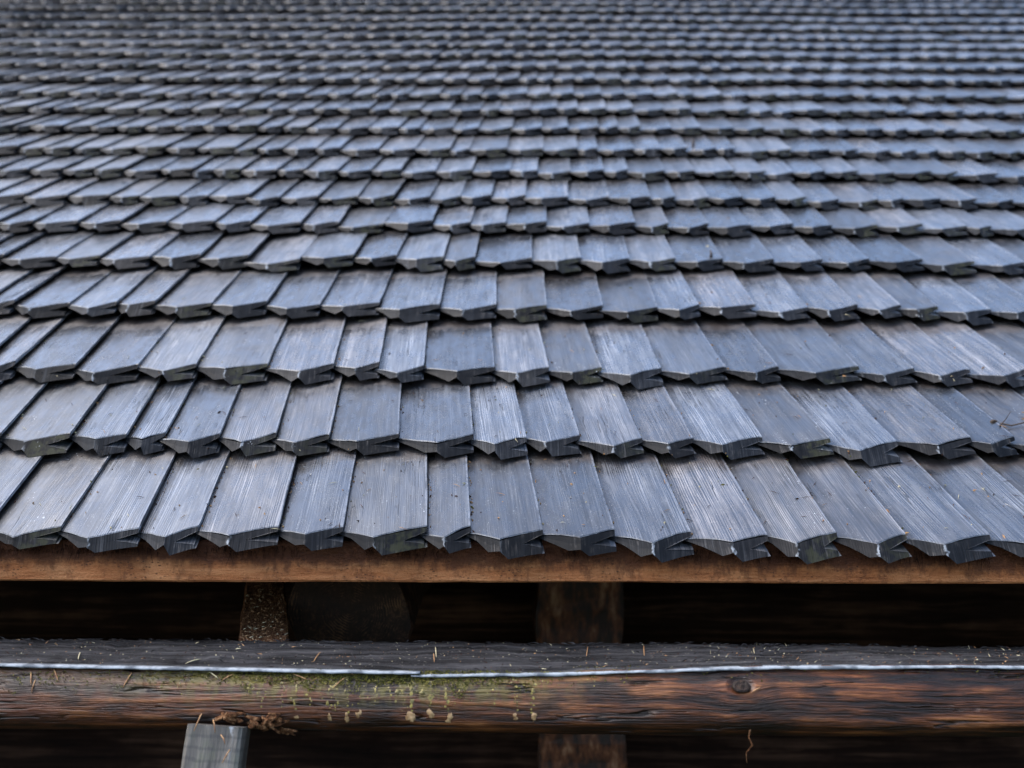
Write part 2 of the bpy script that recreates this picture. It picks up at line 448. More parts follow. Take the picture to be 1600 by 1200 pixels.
def shingle(w, skew, seed, fine, length):
    """vertices, faces and attributes of one board: thin tongue on the left, thick grooved edge on the right,
    lower end cut to a point with a slanting face. Origin at the upper right corner of the lower end."""
    rg = random.Random(seed)
    utip = rg.uniform(0.40, 0.55)
    P = rg.uniform(0.017, 0.030)
    lift = rg.uniform(0.0076, 0.0122)
    thick = rg.uniform(0.90, 1.18)
    crown = rg.uniform(-0.001, 0.0026)
    slant = rg.uniform(1.15, 1.5)
    ul = utip - rg.uniform(0.10, 0.16)
    nd = rg.uniform(0.004, 0.0095)
    lowr = rg.uniform(0.90, 1.0)
    ugr = max(rg.uniform(0.62, 0.76), utip + 0.125)
    tl, tr = rg.uniform(1.25, 1.9), rg.uniform(1.0, 1.35)
    endtw = rg.uniform(-0.006, 0.006)
    ext = 0.012                     # tongue hidden in the neighbour's groove
    W = w + ext
    bottom = [(0.0, -lift - 0.0025), (ul * 0.5, -lift - 0.0058), (ul, -0.0195 * thick), (utip - 0.005, -0.0203 * thick + nd), (utip + 0.10, -0.0228 * thick), (1.0, -0.0218 * thick * lowr)]
    def top(u):
        return -lift * (1 - u) ** 0.9 + crown * math.sin(math.pi * u)
    def yend(u):
        if u < utip:
            f = (u / utip) ** tl
        else:
            f = ((1 - u) / (1 - utip)) ** tr
        return -P * f + endtw * (u - 0.5)
    if fine:
        us = sorted(set([0, ul * 0.22, ul * 0.5, ul * 0.78, ul, utip - 0.005, utip, utip + 0.05, utip + 0.10, ugr, 0.83, 0.91, 0.965, 1.0]))
        ys = [0.0016, 0.02, 0.09, 0.17, 0.25, length]
        ragamp = 0.0010
    else:
        us = sorted(set([0, ul * 0.5, ul, utip, utip + 0.10, ugr, 0.88, 1.0]))
        ys = [0.0016, 0.15, length]
        ragamp = 0.0
    V, F, A = [], [], []
    warp_s = rg.uniform(0, 100)
    def X(u): return (u - 1) * W
    def add(x, y, z, e):
        V.append((x + skew * max(y, -0.03), y, z - TILT * y))
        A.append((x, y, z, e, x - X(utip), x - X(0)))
        return len(V) - 1
    rag = [ragamp * mnoise.noise(Vector((u * 30 + warp_s, 0, 0))) + (rg.uniform(-1, 1) * ragamp * 0.6) for u in us]
    def wz(u, y):
        return 0.0026 * mnoise.noise(Vector((u * 2.2 + warp_s, y * 9, 1.5))) if fine else 0.0
    # right edge wanders a little along its length
    def wx(u, y):
        return (0.0013 * mnoise.noise(Vector((warp_s, y * 16, 7.0))) if (fine and u == 1.0 and y > 0.01) else 0.0)
    # upper face
    grid = []
    for j, y in enumerate(ys):
        grid.append([add(X(u) + wx(u, y), (yend(u) + rag[i] if j == 0 else 0) + y, top(u) + wz(u, y), 0.0) for i, u in enumerate(us)])
    for j in range(len(ys) - 1):
        for i in range(len(us) - 1):
            F.append((grid[j][i], grid[j][i + 1], grid[j + 1][i + 1], grid[j + 1][i]))
    # worn arris
    r0 = grid[0]
    r1 = [add(X(u), yend(u) + rag[i], top(u) - 0.0013 + wz(u, 0), 0.3) for i, u in enumerate(us)]
    for i in range(len(us) - 1):
        F.append((r1[i], r1[i + 1], r0[i + 1], r0[i]))
    # cut end
    def ep(u, z, e=1.0, conc=0.0):
        return add(X(u), yend(u) - slant * (top(u) - z) + conc, z, e)
    def strip(idx, hi, lo, mids=1):
        prev = None
        for i in idx:
            u = us[i]
            h_, l_ = hi(u), lo(u)
            colv = [ep(u, h_ + (l_ - h_) * q / (mids + 1), 1.0, 0.0006 * math.sin(math.pi * q / (mids + 1))) for q in range(mids + 2)]
            if prev:
                for q in range(mids + 1):
                    F.append((prev[q + 1], colv[q + 1], colv[q], prev[q]))
            prev = colv
    lipz, lowz = -0.0056, -0.0172 * thick
    apex = -0.0118 * thick
    def gtop(u): return apex + (lipz - apex) * (u - ugr) / (1 - ugr)
    def gbot(u): return apex + (lowz - apex) * (u - ugr) / (1 - ugr)
    it, ig = us.index(utip), us.index(ugr)
    hi = lambda u: top(u) - 0.0013
    lo = lambda u: lerp_pts(bottom, u)
    mids = 1 if fine else 0
    strip(range(0, it + 1), hi, lo, mids)
    strip(range(it, ig + 1), hi, lo, mids)
    strip(range(ig, len(us)), hi, gtop, 0)
    ulow = [u for u in us[ig:]]
    # lower lip of the groove stops a little short
    n_low = len(ulow) - (1 if rg.random() < 0.6 and fine else 0)
    strip(range(ig, ig + n_low), gbot, lo, 0)
    ue = us[ig + n_low - 1]
    # side of the upper lip, groove walls, side of the lower lip
    def ext_quad(uz):
        a = [ep(u, z, 0.6) for u, z in uz]
        b = [add(X(u), 0.22, z, 0.6) for u, z in uz]
        for q in range(len(uz) - 1):
            F.append((a[q + 1], b[q + 1], b[q], a[q]))
    ext_quad([(1.0, top(1.0) - 0.0013), (1.0, lipz)])
    ext_quad([(1.0, lipz), (ugr, apex)])
    ext_quad([(ugr, apex), (ue, gbot(ue))])
    ext_quad([(ue, gbot(ue)), (ue, lo(ue))])
    # top-right arris strip so that the side joins the upper face
    a0, a1 = grid[0][-1], grid[-1][-1]
    s = [add(X(1.0) + wx(1.0, y) + 0.0004, (yend(1.0) if j == 0 else 0) + y, top(1.0) - 0.0048 + wz(1.0, y), 0.4) for j, y in enumerate(ys)]
    for j in range(len(ys) - 1):
        F.append((grid[j][-1], s[j], s[j + 1], grid[j + 1][-1]))
    # underside
    ub = us if fine else us
    prev = None
    for u in ub:
        cur = (ep(u, lo(u), 0.6), add(X(u), 0.22, lo(u), 0.6))
        if prev:
            F.append((prev[0], prev[1], cur[1], cur[0]))
        prev = cur
    return V, F, A

def set_attrs(me, A, rnd):
    A = np.array(A, dtype=np.float32)
    a = me.attributes.new('lc', 'FLOAT_VECTOR', 'POINT'); a.data.foreach_set('vector', np.ascontiguousarray(A[:, :3]).ravel())
    a = me.attributes.new('endf', 'FLOAT', 'POINT'); a.data.foreach_set('value', np.ascontiguousarray(A[:, 3]))
    a = me.attributes.new('ut', 'FLOAT', 'POINT'); a.data.foreach_set('value', np.ascontiguousarray(A[:, 4]))
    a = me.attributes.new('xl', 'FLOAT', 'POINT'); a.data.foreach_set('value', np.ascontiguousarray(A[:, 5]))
    a = me.attributes.new('rnd', 'FLOAT', 'POINT'); a.data.foreach_set('value', np.ascontiguousarray(rnd, dtype=np.float32))

def sag(x, a):
    """the old roof is not quite flat"""
    return 0.006 * mnoise.noise(Vector((x * 0.55, a * 0.35, 3.3))) + 0.004 * mnoise.noise(Vector((x * 1.7, a * 1.1, 9.3)))

bvh_v, bvh_f = [], []
far_v, far_f, far_a, far_r = [], [], [], []
n_single = 0
roof_M = parent_matrix(roof)
for ri, a in enumerate(rows):
    zc = 1.57 + 0.251 * (a / 0.283)
    half = 4.9
    rr = random.Random(100 + ri)
    edges = []
    if ri < len(ROW_PX):
        edges = [x_for(px, a) for px in ROW_PX[ri]]
    else:
        edges = [rr.uniform(-0.05, 0.05)]
    def rw():
        return rr.choice([rr.uniform(0.085, 0.125)] * 5 + [rr.uniform(0.062, 0.085)])
    while edges[-1] < half: edges.append(edges[-1] + rw())
    while edges[0] > -half: edges.insert(0, edges[0] - rw())
    skew = ROW_SKEW[ri] if ri < len(ROW_SKEW) else 0.030
    for k_ in range(1, len(edges)):
        xr, w = edges[k_], edges[k_] - edges[k_ - 1]
        seed = ri * 1000 + k_
        q = random.Random(seed + 5)
        px = project(roof_pt(xr - w / 2, a))[0]
        inside = (project(roof_pt(xr, a))[0] > 2) and (project(roof_pt(xr - w, a))[0] < 1598)
        single = inside and ri < 11
        gap = 0.0022 + q.uniform(0, 0.0022)
        V, F, A = shingle(w - gap, skew + q.uniform(-0.012, 0.012), seed, ri < 12 and inside, 0.36)
        ya = a + (q.uniform(-0.006, 0.006) if q.random() < 0.9 else q.uniform(-0.016, 0.012)) * (1.0 if ri else 0.5)
        za = sag(xr, a) + q.uniform(-0.002, 0.002)
        rz = q.uniform(-0.010, 0.010)
        rnd = q.random()
        if single:
            me = bpy.data.meshes.new('shingle')
            me.from_pydata(V, [], F)
            me.materials.append(M_SH)
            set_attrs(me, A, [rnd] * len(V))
            o = link(bpy.data.objects.new('shingle', me), roof)
            o.location = (xr, ya, za)
            o.rotation_euler = (0, 0, rz)
            n_single += 1
        base = len(far_v)
        cz, sz = math.cos(rz), math.sin(rz)
        L = [(xr + x * cz - y * sz, ya + x * sz + y * cz, za + z) for x, y, z in V]
        if not single:
            far_v += L
            far_f += [tuple(i + base for i in f) for f in F]
            far_a += A
            far_r += [rnd] * len(V)
        if ri < 10 and inside:
            b0 = len(bvh_v)
            bvh_v += [roof_M @ Vector(v) for v in L]
            bvh_f += [tuple(i + b0 for i in f) for f in F]
print('single shingles', n_single, 'far verts', len(far_v))
far = mesh_obj('shingle_field', far_v, far_f, M_SH, roof, smooth=False)
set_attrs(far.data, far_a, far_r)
tag(far, kind='stuff')
roof_bvh = BVHTree.FromPolygons(bvh_v, bvh_f)

def box_verts(x0, x1, y0, y1, z0, z1):
    v = [(x, y, z) for z in (z0, z1) for y in (y0, y1) for x in (x0, x1)]
    f = [(0, 2, 3, 1), (4, 5, 7, 6), (0, 1, 5, 4), (2, 6, 7, 3), (0, 4, 6, 2), (1, 3, 7, 5)]
    return v, f

# sheathing under the shingles
v, f = box_verts(-4.95, 4.95, 0.045, rows[-1] + 0.3, -0.110, -0.072)
mesh_obj('roof_sheathing', v, f, M_DECK, roof, smooth=False)

def rough_board(x0, x1, y0, y1, z0, z1, nx, amp, seed):
    """a long sawn board with slightly uneven edges, closed, in parent space"""
    V, F = [], []
    prof = [(y0 + 0.003, z0), (y0, z0 + 0.003), (y0, (z0 + z1) / 2), (y0, z1 - 0.003), (y0 + 0.003, z1), (y1, z1), (y1, z0)]
    n = len(prof)
    for i in range(nx + 1):
        x = x0 + (x1 - x0) * i / nx
        for j, (y, z) in enumerate(prof):
            d = amp * mnoise.noise(Vector((x * 3.1 + seed, j * 0.6, 0))) + amp * 0.5 * mnoise.noise(Vector((x * 19 + seed, j * 0.9, 4)))
            V.append((x, y + d, z + d * 0.7))
    for i in range(nx):
        for j in range(n):
            a_, b_ = i * n + j, i * n + (j + 1) % n
            F.append((a_, a_ + n, b_ + n, b_))
    F.append(tuple(range(n))[::-1]); F.append(tuple(nx * n + j for j in range(n)))
    return V, F

# eave board (upright, at the foot of the roof); built in world axes below the roof's own tilt
def to_roof(world_rel):
    return roof_M.inverted() @ (EAVE + Vector(world_rel))
eb = empty_rot = bpy.data.objects.new('eave_board', None)
bpy.data.objects.remove(eb)
V, F = rough_board(-4.95, 4.95, 0.012, 0.045, -0.0795, -0.018, 800, 0.0016, 3.0)
V = [(x, y, z - 0.002 + 0.0050 * max(-1.2, min(1.2, x))) for x, y, z in V]
me = bpy.data.meshes.new('eave_board'); me.from_pydata(V, [], F); me.materials.append(M_EAVE)
eave_board = link(bpy.data.objects.new('eave_board', me), roof)
eave_board.rotation_euler = (-SLOPE, 0, 0)
eave_board['label'] = 'orange-brown sawn board along the eave'

# bark fibres hanging over the top of the eave board
rg = random.Random(77)
V, F = [], []
for i in range(1300):
    x = rg.uniform(-1.0, 1.0)
    if mnoise.noise(Vector((x * 9, 0, 0))) < -0.12: continue
    z = -0.034 + rg.uniform(-0.006, 0.006)
    ln = rg.uniform(0.004, 0.014) if rg.random() < 0.9 else rg.uniform(0.015, 0.026)
    dx = rg.uniform(-0.4, 0.4) * ln
    w_ = rg.uniform(0.0004, 0.0011)
    y = 0.0095 - rg.uniform(0, 0.003)
    b0 = len(V)
    V += [(x - w_, y, z), (x + w_, y, z), (x, y - w_ * 1.5, z), (x + dx, y - rg.uniform(0, 0.003), z - ln)]
    F += [(b0, b0 + 2, b0 + 3), (b0 + 2, b0 + 1, b0 + 3), (b0 + 1, b0, b0 + 3)]
k = NT('dark_bark_fibre'); M_FIB = k.done(k.ramp(k.noise(k.obj(), 60.0), [(0.3, (0.018, 0.008, 0.005)), (0.7, (0.075, 0.028, 0.014))]), 0.9, None, 0.2)
fr = mesh_obj('bark_fibre', V, F, M_FIB, roof, smooth=False)
fr.rotation_euler = (-SLOPE, 0, 0)
tag(fr, kind='stuff')

# ================================================================== gutter log
LOGO = Vector((0, -0.06, 1.5 - 0.235))
def log_extra(k, p, col, h, rg):
    x, y, z = k.sep(p)
    n1 = k.noise(k.vmul(p, (0.6, 1, 1)), 30.0, 4.0, 0.65)
    n2 = k.noise(k.vmul(p, (1, 1, 0.35)), 70.0, 3.0, 0.65)
    # reddish stretch on one side
    red = k.math('MULTIPLY', k.step(x, -0.25, -0.55), k.step(n1, 0.42, 0.62))
    col = k.mix(k.math('MULTIPLY', red, 0.5), col, (0.16, 0.052, 0.026))
    # damp dark band and algae below the top edge
    wet = k.math('MULTIPLY', k.step(x, 0.30, -0.05), k.step(k.math('ADD', z, k.math('MULTIPLY', k.math('SUBTRACT', n2, 0.5), 0.05)), 0.012, 0.040))
    col = k.mix(k.math('MULTIPLY', wet, 0.62), col, (0.028, 0.024, 0.012))
    ga = k.math('MULTIPLY', k.step(x, -0.62, -0.30), k.step(x, 0.18, -0.10))
    g = k.math('MULTIPLY', k.math('MULTIPLY', ga, k.step(z, 0.000, 0.048)), k.step(n2, 0.42, 0.60))
    col = k.mix(k.math('MULTIPLY', g, 0.78), col, (0.15, 0.125, 0.016))
    # long drying cracks
    cr = k.math('ABSOLUTE', k.math('SUBTRACT', k.noise(k.vmul(p, (0.07, 1, 1)), 34.0, 3.0, 0.6), 0.5))
    cm = k.math('MULTIPLY', k.step(cr, 0.006, 0.030, 1.0, 0.0), k.step(k.noise(k.vmul(p, (1, 3, 3)), 9.0, 3.0), 0.50, 0.60))
    dk = k.step(k.noise(k.vmul(p, (0.5, 1.6, 1.6)), 14.0, 4.0, 0.65), 0.47, 0.63)
    col = k.mix(k.math('MULTIPLY', dk, 0.86), col, (0.008, 0.004, 0.0025))
    col = k.mix(k.math('MULTIPLY', cm, 0.9), col, (0.006, 0.004, 0.003))
    return col, k.math('SUBTRACT', h, k.math('MULTIPLY', cm, 1.2)), rg
M_LOG = mat_wood('reddish_brown_log', [(0.43, (0.003, 0.0013, 0.0008)), (0.50, (0.028, 0.009, 0.003)), (0.57, (0.12, 0.037, 0.011)), (0.66, (0.36, 0.140, 0.048)), (0.76, (0.70, 0.42, 0.22))],
                 fibre=75.0, stretch=0.055, rough=(0.42, 0.3), bump=0.006, spec=0.5, extra=log_extra, knot=(0.3033, 0.0413))

def top_extra(k, p, col, h, rg):
    d, c = k.voro(k.vmul(p, (0.5, 1, 1)), 210.0)
    sp = k.math('MULTIPLY', k.step(d, 0.10, 0.24, 1.0, 0.0), k.step(k.noise(p, 60.0, 2.0), 0.48, 0.62))
    col = k.mix(k.math('MULTIPLY', sp, 0.8), col, (0.42, 0.38, 0.31))
    g = k.noise(p, 900.0, 2.0, 0.7)
    return k.mix(k.step(g, 0.62, 0.75), col, (0.22, 0.21, 0.20)), k.math('ADD', h, g), rg
M_LOGTOP = mat_wood('grey_weathered_log_top', [(0.42, (0.004, 0.0035, 0.004)), (0.51, (0.034, 0.032, 0.034)), (0.61, (0.095, 0.092, 0.098)), (0.8, (0.26, 0.25, 0.25))],
                    fibre=70.0, stretch=0.10, rough=(0.85, 0.2), bump=0.014, spec=0.25, extra=top_extra)

log = empty('gutter_log', LOGO, 'long horizontal brown log with flat grey top and pale edge strip below the eave', 'log')
# line of the front upper arris, read along the log: x -> z
def edge_z(x):
    pts = [(-1.0, 0.0560), (-0.70, 0.0560), (-0.45, 0.0535), (-0.135, 0.0500), (0.06, 0.0540), (0.35, 0.0650), (0.6, 0.0680), (1.0, 0.0690)]
    if x <= pts[0][0]: return pts[0][1]
    return lerp_pts(pts, x)
XL, NXL = 4.0, 900
prof = []            # (y, z, material) around the section, y towards the back; top front edge first
NA = 26
def section(x):
    ez = edge_z(x)
    pts = []
    # flat top, from back to front
    for t in np.linspace(0, 1, 7):
        pts.append((0.082 - 0.152 * t, 0.0615 + (ez - 0.0615) * t ** 1.5, 1))
    # rounded body, from the front arris round underneath to the back
    for t in np.linspace(0, 1, NA)[1:-1]:
        ang = R(28) - t * R(236)
        y = -0.092 * math.cos(ang) * (1.0 if math.cos(ang) > 0 else 0.95)
        z = 0.040 * math.sin(ang) if math.sin(ang) < 0 else (ez - 0.004) * min(1.0, math.sin(ang) / math.sin(R(28)))
        pts.append((y, z, 0))
    return pts
V, F, FM = [], [], []
for i in range(NXL + 1):
    x = -XL + 2 * XL * i / NXL
    s = section(x)
    for j, (y, z, mt) in enumerate(s):
        n_ = mnoise.noise(Vector((x * 2.0, y * 14, z * 14)))
        n2_ = mnoise.noise(Vector((x * 7.0, y * 60, z * 60)))
        if mt == 1:
            e = 0.0024 * mnoise.noise(Vector((x * 34, y * 60, 2))) + 0.0022 * mnoise.noise(Vector((x * 6, y * 30, 7))) + (0.0025 * mnoise.noise(Vector((x * 90, j, 2))) if j < 2 else 0)
            if 1 <= j <= 4: e += 0.0022 * math.floor(2.5 * (mnoise.noise(Vector((x * 5, y * 22, 21))) + 0.5))
            V.append((x, y, z + (e if 0 < j < 6 else e * 0.7)))
        else:
            r_ = math.hypot(y, z)
            d = (0.004 * n_ + 0.0022 * n2_) * min(1.0, (j - 6) / 4.0)
            # knot swelling
            kx = (x - 0.3033) / 0.035
            d += 0.004 * math.exp(-kx * kx) * max(0.0, 1 - abs(z - 0.012) / 0.05) * (1 if y < 0 else 0)
            V.append((x, y * (1 + d / r_), z * (1 + d / r_) if r_ else z))
ns = len(section(0))
for i in range(NXL):
    for j in range(ns):
        j2 = (j + 1) % ns
        F.append((i * ns + j, i * ns + j2, (i + 1) * ns + j2, (i + 1) * ns + j))
        FM.append(1 if j < 6 else 0)
F.append(tuple(range(ns))[::-1]); F.append(tuple(NXL * ns + j for j in range(ns))); FM += [0, 0]
body = mesh_obj('log_body', V, F, [M_LOG, M_LOGTOP], log, fmat=FM)
log_bvh = BVHTree.FromPolygons([Vector(v) + LOGO for v in V], F)

# pale blue-white strip along the front arris, in two overlapping lengths
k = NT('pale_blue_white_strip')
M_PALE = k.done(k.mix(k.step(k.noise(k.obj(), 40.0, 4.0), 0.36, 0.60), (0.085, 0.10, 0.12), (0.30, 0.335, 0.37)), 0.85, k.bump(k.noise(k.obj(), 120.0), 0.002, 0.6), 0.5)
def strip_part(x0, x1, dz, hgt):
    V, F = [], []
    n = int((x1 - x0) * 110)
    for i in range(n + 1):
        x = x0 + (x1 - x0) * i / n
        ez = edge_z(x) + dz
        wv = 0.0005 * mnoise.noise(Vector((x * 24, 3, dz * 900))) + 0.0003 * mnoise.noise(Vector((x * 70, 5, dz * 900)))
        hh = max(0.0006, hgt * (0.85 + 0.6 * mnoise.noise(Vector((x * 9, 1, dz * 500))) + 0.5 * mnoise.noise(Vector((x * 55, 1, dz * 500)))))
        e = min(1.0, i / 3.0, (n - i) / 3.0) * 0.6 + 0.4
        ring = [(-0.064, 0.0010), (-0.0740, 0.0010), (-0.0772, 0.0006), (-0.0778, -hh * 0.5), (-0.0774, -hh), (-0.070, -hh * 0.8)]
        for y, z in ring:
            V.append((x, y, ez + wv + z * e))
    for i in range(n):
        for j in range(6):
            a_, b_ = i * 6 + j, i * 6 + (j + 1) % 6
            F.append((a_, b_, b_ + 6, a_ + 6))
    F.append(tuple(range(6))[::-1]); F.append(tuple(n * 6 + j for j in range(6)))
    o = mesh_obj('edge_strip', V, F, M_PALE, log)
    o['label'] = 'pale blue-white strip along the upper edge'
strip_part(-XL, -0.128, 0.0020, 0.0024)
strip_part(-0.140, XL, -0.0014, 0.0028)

def log_hit(px, py):
    h = log_bvh.ray_cast(CAM, ray(px, py))
    return (h[0], h[1]) if h[0] is not None else (None, None)

def roof_hit(px, py):
    h = roof_bvh.ray_cast(CAM, ray(px, py))
    return (h[0], h[1]) if h[0] is not None else (None, None)

def tube(pts, rads, sides=6):
    V, F = [], []
    for i, p_ in enumerate(pts):
        d = (pts[min(i + 1, len(pts) - 1)] - pts[max(i - 1, 0)]).normalized()
        s_ = d.cross(Vector((0.3, 1, 0.2))).normalized()
        t_ = d.cross(s_)
        for j in range(sides):
            an = 2 * math.pi * j / sides
            V.append(p_ + (s_ * math.cos(an) + t_ * math.sin(an)) * rads[i])
    for i in range(len(pts) - 1):
        for j in range(sides):
            a_, b_ = i * sides + j, i * sides + (j + 1) % sides
            F.append((a_, b_, b_ + sides, a_ + sides))
    F.append(tuple(range(sides))[::-1]); F.append(tuple((len(pts) - 1) * sides + j for j in range(sides)))
    return V, F

def blob(c, nrm, rx, rz, depth, seed, nu=9, nv=5):
    """low rounded lump lying on a surface at c"""
    up_ = Vector((0, 0, 1)); side = up_.cross(nrm).normalized(); v_ = nrm.cross(side).normalized()
    V, F = [], []
    for j in range(nv):
        t = j / (nv - 1) * math.pi / 2
        for i in range(nu):
            an = 2 * math.pi * i / nu
            q = 1 + 0.65 * mnoise.noise(Vector((math.cos(an) * 1.6 + seed, math.sin(an) * 1.3, seed * 1.7)))
            V.append(c + side * (math.cos(an) * rx * q * math.cos(t)) + v_ * (math.sin(an) * rz * q * math.cos(t)) + nrm * (math.sin(t) * depth - 0.0008))
    for j in range(nv - 1):
        for i in range(nu):
            a_, b_ = j * nu + i, j * nu + (i + 1) % nu
            F.append((a_, b_, b_ + nu, a_ + nu))
    return V, F

# knot on the front of the log
k = NT('black_knot_wood')
p = k.obj()
M_KNOT = k.done(k.ramp(k.noise(k.vmul(p, (1, 1, 1)), 120.0, 4.0), [(0.3, (0.006, 0.004, 0.003)), (0.6, (0.025, 0.013, 0.008)), (0.8, (0.09, 0.05, 0.028))]), 0.7, k.bump(k.noise(p, 200.0), 0.003), 0.3)
c, nr = log_hit(1158, 1072)
print('KNOT', c - LOGO)
if c:
    side = Vector((1, 0, 0)); v_ = nr.cross(side).normalized()
    V, F = [], []
    RN, CN = 6, 22
    prof_k = [(1.0, -0.0015), (0.85, 0.0006), (0.62, 0.0002), (0.45, -0.0006), (0.25, 0.0003), (0.02, 0.0006)]
    for r_, d_ in prof_k:
        for i in range(CN):
            an = 2 * math.pi * i / CN
            q = 1 + 0.16 * mnoise.noise(Vector((math.cos(an) * 1.6, math.sin(an) * 1.6, 3 + r_)))
            V.append(c + side * (math.cos(an) * 0.0125 * r_ * q) + v_ * (math.sin(an) * 0.0095 * r_ * q) + nr * (d_ + 0.0008))
    for j in range(RN - 1):
        for i in range(CN):
            a_, b_ = j * CN + i, j * CN + (i + 1) % CN
            F.append((a_, b_, b_ + CN, a_ + CN))
    o = mesh_obj('knot', V, F, M_KNOT, log, world_in=True)
    o['label'] = 'dark oval knot in the log'

# pale resin drips down the front of the log
k = NT('pale_tan_resin')
M_RES = k.done(k.ramp(k.noise(k.obj(), 160.0, 3.0), [(0.3, (0.20, 0.11, 0.045)), (0.7, (0.60, 0.40, 0.21))]), 0.35, k.bump(k.noise(k.obj(), 250.0), 0.001, 0.4), 0.5)
k = NT('green_yellow_drip_trail')
M_TRAIL = k.done(k.ramp(k.noise(k.obj(), 140.0, 3.0), [(0.35, (0.040, 0.034, 0.008)), (0.62, (0.34, 0.27, 0.07))]), 0.35, k.bump(k.noise(k.obj(), 300.0), 0.001, 0.5), 0.5)
DRIPS = [(542, 1126, 5, 1), (560, 1122, 5, 1), (644, 1126, 8, 1), (675, 1121, 7, 1), (699, 1126, 6, 1), (806, 1124, 5, 1), (832, 1125, 6, 1),
         (462, 1124, 5, 1), (516, 1122, 5, 1), (735, 1096, 4, 0), (757, 1088, 4, 0), (930, 1076, 3, 0), (483, 1104, 4, 0), (586, 1098, 4, 0),
         (612, 1092, 4, 0), (441, 1108, 4, 0), (400, 1092, 4, 0), (716, 1082, 4, 0), (845, 1066, 4, 0), (920, 1064, 4, 0), (975, 1062, 4, 0), (1300, 1050, 3, 0), (258, 1078, 3, 0), (160, 1072, 3, 0), (60, 1068, 3, 0)]
rg = random.Random(6)
DRIPS += [(rg.gauss(590, 120), rg.uniform(1070, 1112), rg.uniform(2.5, 5), 0) for _ in range(26)]
rg = random.Random(5)
for i, (px, y1, wpx, tan) in enumerate(DRIPS):
    V, F, FMd = [], [], []
    py = 1056 + rg.uniform(-2, 6) - (10 if px > 1000 else 0)
    x_ = px + rg.uniform(-3, 3)
    while py <= y1 + 0.1:
        c, nr = log_hit(x_, py)
        if c is None: break
        t = (py - 1050) / max(1.0, y1 - 1050)
        last = y1 - py < 9
        if last and tan:
            rx, rz = wpx * rg.uniform(0.7, 1.1) / 1150.0, wpx * rg.uniform(0.8, 1.3) / 1150.0
        else:
            rx, rz = wpx * rg.uniform(0.35, 1.0) / 1150.0, wpx * rg.uniform(0.5, 1.2) / 1150.0
        if last or rg.random() < 0.82:
            v2, f2 = blob(c, nr, rx, rz, 0.0011 if (last and tan) else 0.0009, rg.uniform(0, 90), 11, 4)
            b0 = len(V); V += v2
            F += [tuple(q + b0 for q in f_) for f_ in f2]
            FMd += [0 if (last and tan) else 1] * len(f2)
        py += rg.uniform(3.5, 9.0)
        x_ = px + rg.gauss(0, 2.6)
    if V:
        mesh_obj('resin_drip', V, F, [M_RES, M_TRAIL], log, fmat=FMd, world_in=True)

# moss tufts under the strip: small leaflets, one mass
k = NT('yellow_green_moss')
M_MOSS = k.done(k.ramp(k.noise(k.obj(), 80.0, 3.0), [(0.3, (0.045, 0.050, 0.010)), (0.55, (0.13, 0.12, 0.022)), (0.8, (0.26, 0.22, 0.06))]), 0.8, None, 0.3)
V, F = [], []
rg = random.Random(9)
for i in range(4200):
    px = rg.choice([rg.gauss(470, 90), rg.gauss(650, 70), rg.gauss(700, 60), rg.uniform(0, 1000), rg.uniform(0, 1600) if rg.random() < 0.3 else rg.gauss(520, 60)])
    cl = mnoise.noise(Vector((px * 0.03, 0, 0)))
    depth_px = (20 + 34 * max(0.0, cl)) * rg.random() ** 1.6
    py = 1050 + depth_px - (8 if px > 900 else 0)
    if not (5 < px < 1595): continue
    c, nr = log_hit(px, py)
    if c is None: continue
    s_ = rg.uniform(0.0006, 0.0020)
    d1 = Vector((rg.uniform(-1, 1), rg.uniform(-1, 0.2), rg.uniform(-1, 1))).normalized()
    d2 = d1.cross(nr + Vector((rg.uniform(-.5, .5), 0, rg.uniform(-.5, .5)))).normalized()
    b0 = len(V)
    V += [c - d1 * s_, c + d2 * s_ * 0.5 + nr * s_, c + d1 * s_ * 1.4 + nr * s_ * 1.5, c - d2 * s_ * 0.5 + nr * s_ * 0.7]
    F += [(b0, b0 + 1, b0 + 2), (b0, b0 + 2, b0 + 3)]
o = mesh_obj('moss', V, F, M_MOSS, log, smooth=False, world_in=True)
tag(o, kind='stuff')

# ================================================================== timbers round the log
def timber(name, p0, p1, w, t, mat, label, cat, seed, side_hint=Vector((1, 0, 0)), nseg=10, amp=0.002, cham=0.004):
    """a squared timber from p0 to p1 with chamfered, slightly uneven edges; a thing of its own with a mesh of its own"""
    d = (p1 - p0); L = d.length; d.normalize()
    s_ = (side_hint - d * side_hint.dot(d)).normalized()
    n_ = d.cross(s_).normalized()
    hw, ht = w / 2, t / 2
    sec = [(-hw + cham, -ht), (hw - cham, -ht), (hw, -ht + cham), (hw, ht - cham), (hw - cham, ht), (-hw + cham, ht), (-hw, ht - cham), (-hw, -ht + cham)]
    V, F = [], []
    for i in range(nseg + 1):
        z = L * i / nseg
        for j, (x, y) in enumerate(sec):
            e = amp * mnoise.noise(Vector((z * 9 + seed, j * 1.3, seed)))
            V.append((x + e * (1 if x > 0 else -1), y + e * (1 if y > 0 else -1), z))
    for i in range(nseg):
        for j in range(8):
            a_, b_ = i * 8 + j, i * 8 + (j + 1) % 8
            F.append((a_, b_, b_ + 8, a_ + 8))
    F.append(tuple(range(8))[::-1]); F.append(tuple(nseg * 8 + j for j in range(8)))
    o = mesh_obj(name, V, F, mat, smooth=False)
    mt = Matrix((s_, n_, d)).transposed().to_4x4(); mt.translation = p0
    o.location = p0; o.rotation_euler = mt.to_euler()
    return tag(o, label, cat)

